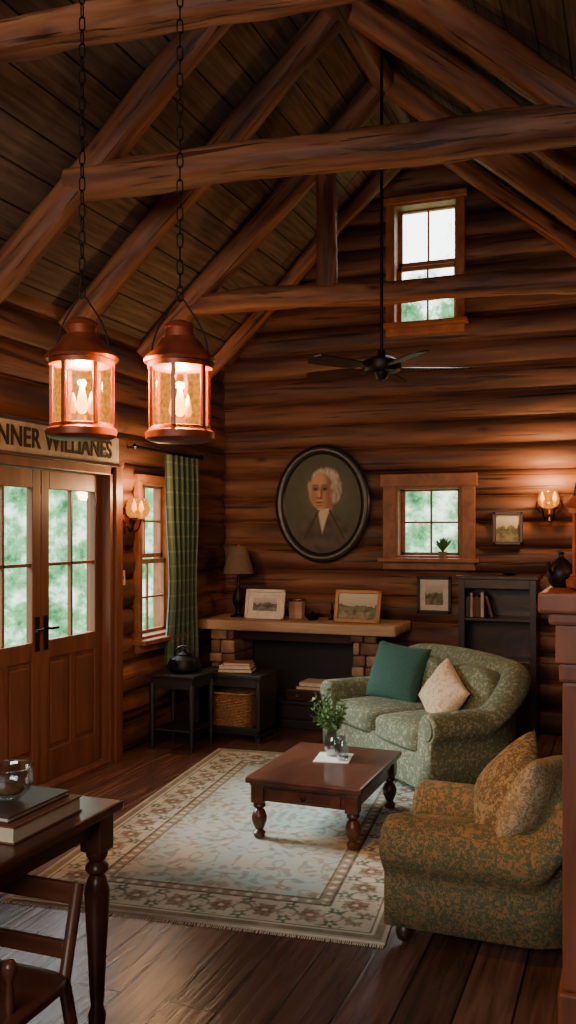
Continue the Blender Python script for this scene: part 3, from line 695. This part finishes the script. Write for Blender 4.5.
# ---------------- dining table + chair (foreground)
g=G('dining_table',(-2.22,2.0,0)); T=M['tabled']
box('top',-.66,.64,-.62,.6,.722,.752,T,g,.01)
box('apron_r',.56,.585,-.53,.51,.655,.722,T,g); box('apron_l',-.6,-.575,-.53,.51,.655,.722,T,g); box('apron_b',-.58,.57,.52,.545,.655,.722,T,g); box('apron_f',-.58,.57,-.565,-.54,.655,.722,T,g)
for x in (-.585,.575):
    for y in (-.55,.535):
        box('leg_block',x-.04,x+.04,y-.04,y+.04,.60,.722,T,g)
        lathe('leg',[(.018,0),(.026,.015),(.03,.06),(.02,.09),(.024,.12),(.03,.25),(.04,.42),(.042,.47),(.03,.51),(.022,.52),(.038,.535),(.038,.55),(.024,.565),(.034,.58),(.038,.6)],T,g,(x,y,0))
books('stacked_books',(-1.785,2.28,.753),.0,[(.28,.34,.05,'bk1',0),(.25,.30,.018,'bk2',-.02)])
g=G('glass_bowl',(-1.80,2.28,.822)); lathe('bowl',[(.035,0),(.04,.004),(.066,.025),(.078,.055),(.074,.09),(.080,.1),(.076,.1),(.070,.09),(.074,.055),(.062,.028),(.035,.01),(0,.009)],M['clear'],g)
cushion('potpourri',.10,.10,.035,M['wick'],g,(0,0,.03),p=2)
g=G('dining_chair',(-1.62,1.85,0))
cushion('seat',.44,.42,.035,T,g,(0,0,.44),p=7)
for x in (-.19,.19):
    tube('back_post',(x*1.15,.27,0),(x*.98,.2,.43),.018,T,g); tube('back_post_upper',(x*.98,.2,.43),(x*.75,.33,.64),.017,T,g)
    tube('front_leg',(x*1.05,-.2,0),(x*.95,-.17,.43),.018,T,g,.022)
    tube('side_stretcher',(x*1.05,-.19,.2),(x*1.1,.24,.2),.011,T,g)
    lathe('arm_post_knob',[(.01,0),(.012,.03),(.008,.08),(.018,.1),(.02,.115),(.012,.13),(0,.135)],T,g,(x*.95,-.02,.455),16)
tube('front_stretcher',(-.2,-.19,.26),(.2,-.19,.26),.011,T,g)
box('back_rail',-.16,.16,.235,.252,.47,.52,T,g); box('top_rail',-.155,.155,.315,.335,.585,.645,T,g)
# ---------------- hanging lanterns
def lantern(name,loc,chain_top,rot=0,s=1,light=True):
    g=G(name,loc,rot); Cp=M['copper']
    lathe('base_pan',[(.06,-.004),(.105,0),(.118,.008),(.12,.03),(.108,.038),(.104,.048),(.098,.05),(0,.05)],Cp,g)
    lathe('roof',[(.1,.268),(.122,.268),(.126,.278),(.116,.290),(.088,.315),(.064,.35),(.052,.357),(.048,.387),(.054,.392),(.046,.404),(.02,.415),(0,.418)],Cp,g)
    lathe('upper_band',[(.1,.25),(.112,.25),(.112,.27),(.1,.27)],Cp,g)
    for i in range(6):
        a=i*math.pi/3+.3; x,y=.104*math.cos(a),.104*math.sin(a)
        o=box('post',-.007,.007,-.006,.006,.045,.26,Cp,g,.002); o.location.x=x; o.location.y=y; o.rotation_euler=(0,0,a+math.pi/2)
    bm=bmesh.new(); S=36; a=[bm.verts.new((.096*math.cos(6.2832*i/S),.096*math.sin(6.2832*i/S),.05)) for i in range(S)]; b=[bm.verts.new((v.co.x,v.co.y,.255)) for v in a]
    for i in range(S): bm.faces.new((a[i],a[(i+1)%S],b[(i+1)%S],b[i]))
    mk('glass_cylinder',bm,M['amber'],g,True)
    lathe('candle',[(.016,.05),(.016,.08),(0,.082)],M['white'],g)
    for k,(bx,by,sc) in enumerate(((0,0,1),(.028,.012,.72),(-.026,-.014,.66))):
        lathe('bulb_%d'%k,[(0,0),(.013*sc,.01),(.019*sc,.03*sc),(.016*sc,.06*sc),(.007*sc,.10*sc),(0,.115*sc)],M['flame' if k==0 else 'bulb'],g,(bx,by,.08),20)
        tube('bulb_stem_%d'%k,(bx,by,.05),(bx,by,.084),.007,M['brass'],g)
    curve('bail',[(-.1,0,.27),(-.085,0,.36),(-.03,0,.46),(0,0,.49),(.03,0,.46),(.085,0,.36),(.1,0,.27)],.003,M['iron'],g)
    if chain_top:
        bm=bmesh.new(); z=.485; k=0; lk=.046
        while z<chain_top-loc[2]:
            S1,S2=14,5; Rg=[]
            for i in range(S1):
                t=2*math.pi*i/S1; cx=.010*math.cos(t); cz=.016*math.sin(t)+(.010 if math.sin(t)>0 else -.010); n_=Vector((math.cos(t),math.sin(t)))
                ring=[]
                for j in range(S2):
                    u=2*math.pi*j/S2; o=.0028*math.cos(u); p=Vector((cx+n_.x*o,.0028*math.sin(u),cz+n_.y*o))
                    if k%2: p=Vector((p.y,p.x,p.z))
                    ring.append(bm.verts.new(p+Vector((0,0,z+lk/2))))
                Rg.append(ring)
            for i in range(S1):
                for j in range(S2): bm.faces.new((Rg[i][j],Rg[(i+1)%S1][j],Rg[(i+1)%S1][(j+1)%S2],Rg[i][(j+1)%S2]))
            z+=lk; k+=1
        mk('chain',bm,M['iron'],g,True)
    if light:
        l=bpy.data.lights.new('lantern_light','POINT'); l.energy=120; l.color=(1,.64,.37); l.shadow_soft_size=.015
        o=bpy.data.objects.new('lantern_light',l); C.objects.link(o); o.parent=g; o.location=(0,0,.222)
    return g
lantern('hanging_lantern',(-1.773,2.64,1.965),roofz(-1.773)-.01,.2)
lantern('hanging_lantern',(-1.458,2.76,1.955),roofz(-1.458)-.01,.5)
# ---------------- ceiling fan
fz=2.66
g=G('ceiling_fan',(-1.48,5.5,fz)); I=M['iron']
tube('downrod',(0,0,.08),(0,0,roofz(-1.48)-fz-.02),.010,I,g)
lathe('canopy',[(.02,-.1),(.05,-.06),(.07,0),(.07,.03)],I,g,(0,0,roofz(-1.48)-fz-.03))
lathe('motor',[(0,-.07),(.03,-.065),(.045,-.04),(.05,-.02),(.11,-.015),(.125,.01),(.12,.05),(.08,.07),(.03,.09),(.02,.12),(0,.12)],I,g)
for i in range(5):
    a=i*2*math.pi/5+.36
    bm=bmesh.new(); top=[];bot=[]
    prof=[(.12,.02),(.17,.02),(.2,.05),(.3,.058),(.45,.065),(.53,.062),(.56,.03)]
    pts=[(x,y) for x,y in prof]+[(x,-y) for x,y in reversed(prof)]
    for x,y in pts: top.append(bm.verts.new((x,y,.012+y*.22))); bot.append(bm.verts.new((x,y,.004+y*.22)))
    bm.faces.new(top); bm.faces.new(bot[::-1])
    for k in range(len(pts)): bm.faces.new((top[k],top[(k+1)%len(pts)],bot[(k+1)%len(pts)],bot[k]))
    mk('blade_%d'%(i+1),bm,M['dark'],g,rot=(0,0,a))
# ---------------- right mantel in foreground
g=G('wooden_mantelpiece',(0,0,0)); Rw=M['redwood']
box('shelf',-.285,.84,2.96,3.38,1.385,1.45,Rw,g,.01); box('moulding',-.255,.84,2.99,3.36,1.345,1.385,Rw,g,.012); box('frieze',-.235,.84,3.01,3.34,1.22,1.345,Rw,g)
box('post_cap',-.225,-.09,3.015,3.33,1.16,1.22,Rw,g,.01); box('corner_post',-.215,-.1,3.03,3.32,.16,1.16,Rw,g,.012); box('post_base',-.228,-.09,3.015,3.33,0,.16,Rw,g,.01)
box('side_panel',-.1,.84,3.08,3.3,0,1.22,M['dark'],g)
g=G('black_teapot',(-.235,3.27,1.451)); lathe('body',[(.03,0),(.04,.01),(.05,.04),(.045,.07),(.025,.09),(.022,.095),(.012,.1),(.008,.11),(.012,.12),(0,.125)],M['iron'],g)
curve('handle',[(.04,0,.03),(.075,0,.05),(.04,0,.08)],.005,M['iron'],g); curve('spout',[(-.02,-.03,.04),(-.035,-.05,.06),(-.04,-.055,.09)],.007,M['iron'],g)
lantern('table_lantern',(-.09,3.12,1.455),None,.3,light=False)
# ---------------- world & lights
w=bpy.data.worlds.new('World'); bpy.context.scene.world=w; w.use_nodes=True; N=w.node_tree.nodes; Kk=w.node_tree.links; bg=N['Background']
tc=N.new('ShaderNodeTexCoord'); n1=N.new('ShaderNodeTexNoise'); n1.inputs['Scale'].default_value=38; n1.inputs['Detail'].default_value=9; n1.inputs['Roughness'].default_value=.7
Kk.new(tc.outputs['Generated'],n1.inputs['Vector'])
r=ramp(N,[(.36,L(40,88,50)),(.5,L(98,160,108)),(.64,L(216,244,218))]); Kk.new(n1.outputs['Fac'],r.inputs[0])
sx=N.new('ShaderNodeSeparateXYZ'); Kk.new(tc.outputs['Generated'],sx.inputs[0])
ma=N.new('ShaderNodeMath'); ma.operation='MULTIPLY_ADD'; ma.inputs[1].default_value=.25; Kk.new(n1.outputs['Fac'],ma.inputs[0]); Kk.new(sx.outputs['Z'],ma.inputs[2])
r2=ramp(N,[(.36,(0,0,0,1)),(.41,(1,1,1,1))]); Kk.new(ma.outputs[0],r2.inputs[0])
mx=N.new('ShaderNodeMix'); mx.data_type='RGBA'; Kk.new(r2.outputs[0],mx.inputs['Factor']); Kk.new(r.outputs[0],mx.inputs['A']); mx.inputs['B'].default_value=(1.5,1.6,1.6,1)
Kk.new(mx.outputs['Result'],bg.inputs['Color']); bg.inputs['Strength'].default_value=4.0
def light(name,typ,loc,target,energy,color,size=1,sy=None):
    l=bpy.data.lights.new(name,typ); l.energy=energy; l.color=color
    if typ=='AREA':
        l.size=size
        if sy: l.shape='RECTANGLE'; l.size_y=sy
    if typ=='SUN': l.angle=size
    o=bpy.data.objects.new(name,l); C.objects.link(o); o.location=loc; o.rotation_euler=(Vector(target)-Vector(loc)).to_track_quat('-Z','Y').to_euler(); return o
light('sun_daylight','SUN',(-9,4.5,4.5),(-2,4.9,.2),15,(.86,.95,1),math.radians(30))
light('front_fill','AREA',(-1.2,-1.6,2.5),(-1.6,5,1.2),110,(1,.94,.88),2.6,1.6)  # added soft fill behind the camera; the front wall has no window
# ---------------- camera
cam=bpy.data.cameras.new('camera'); co=bpy.data.objects.new('camera',cam); C.objects.link(co); bpy.context.scene.camera=co
co.location=(0,0,1.65); co.rotation_euler=(math.pi/2,0,math.radians(21))
cam.sensor_fit='VERTICAL'; cam.sensor_height=24; cam.lens=24*900/1024; cam.shift_y=18/1024; cam.clip_start=.05
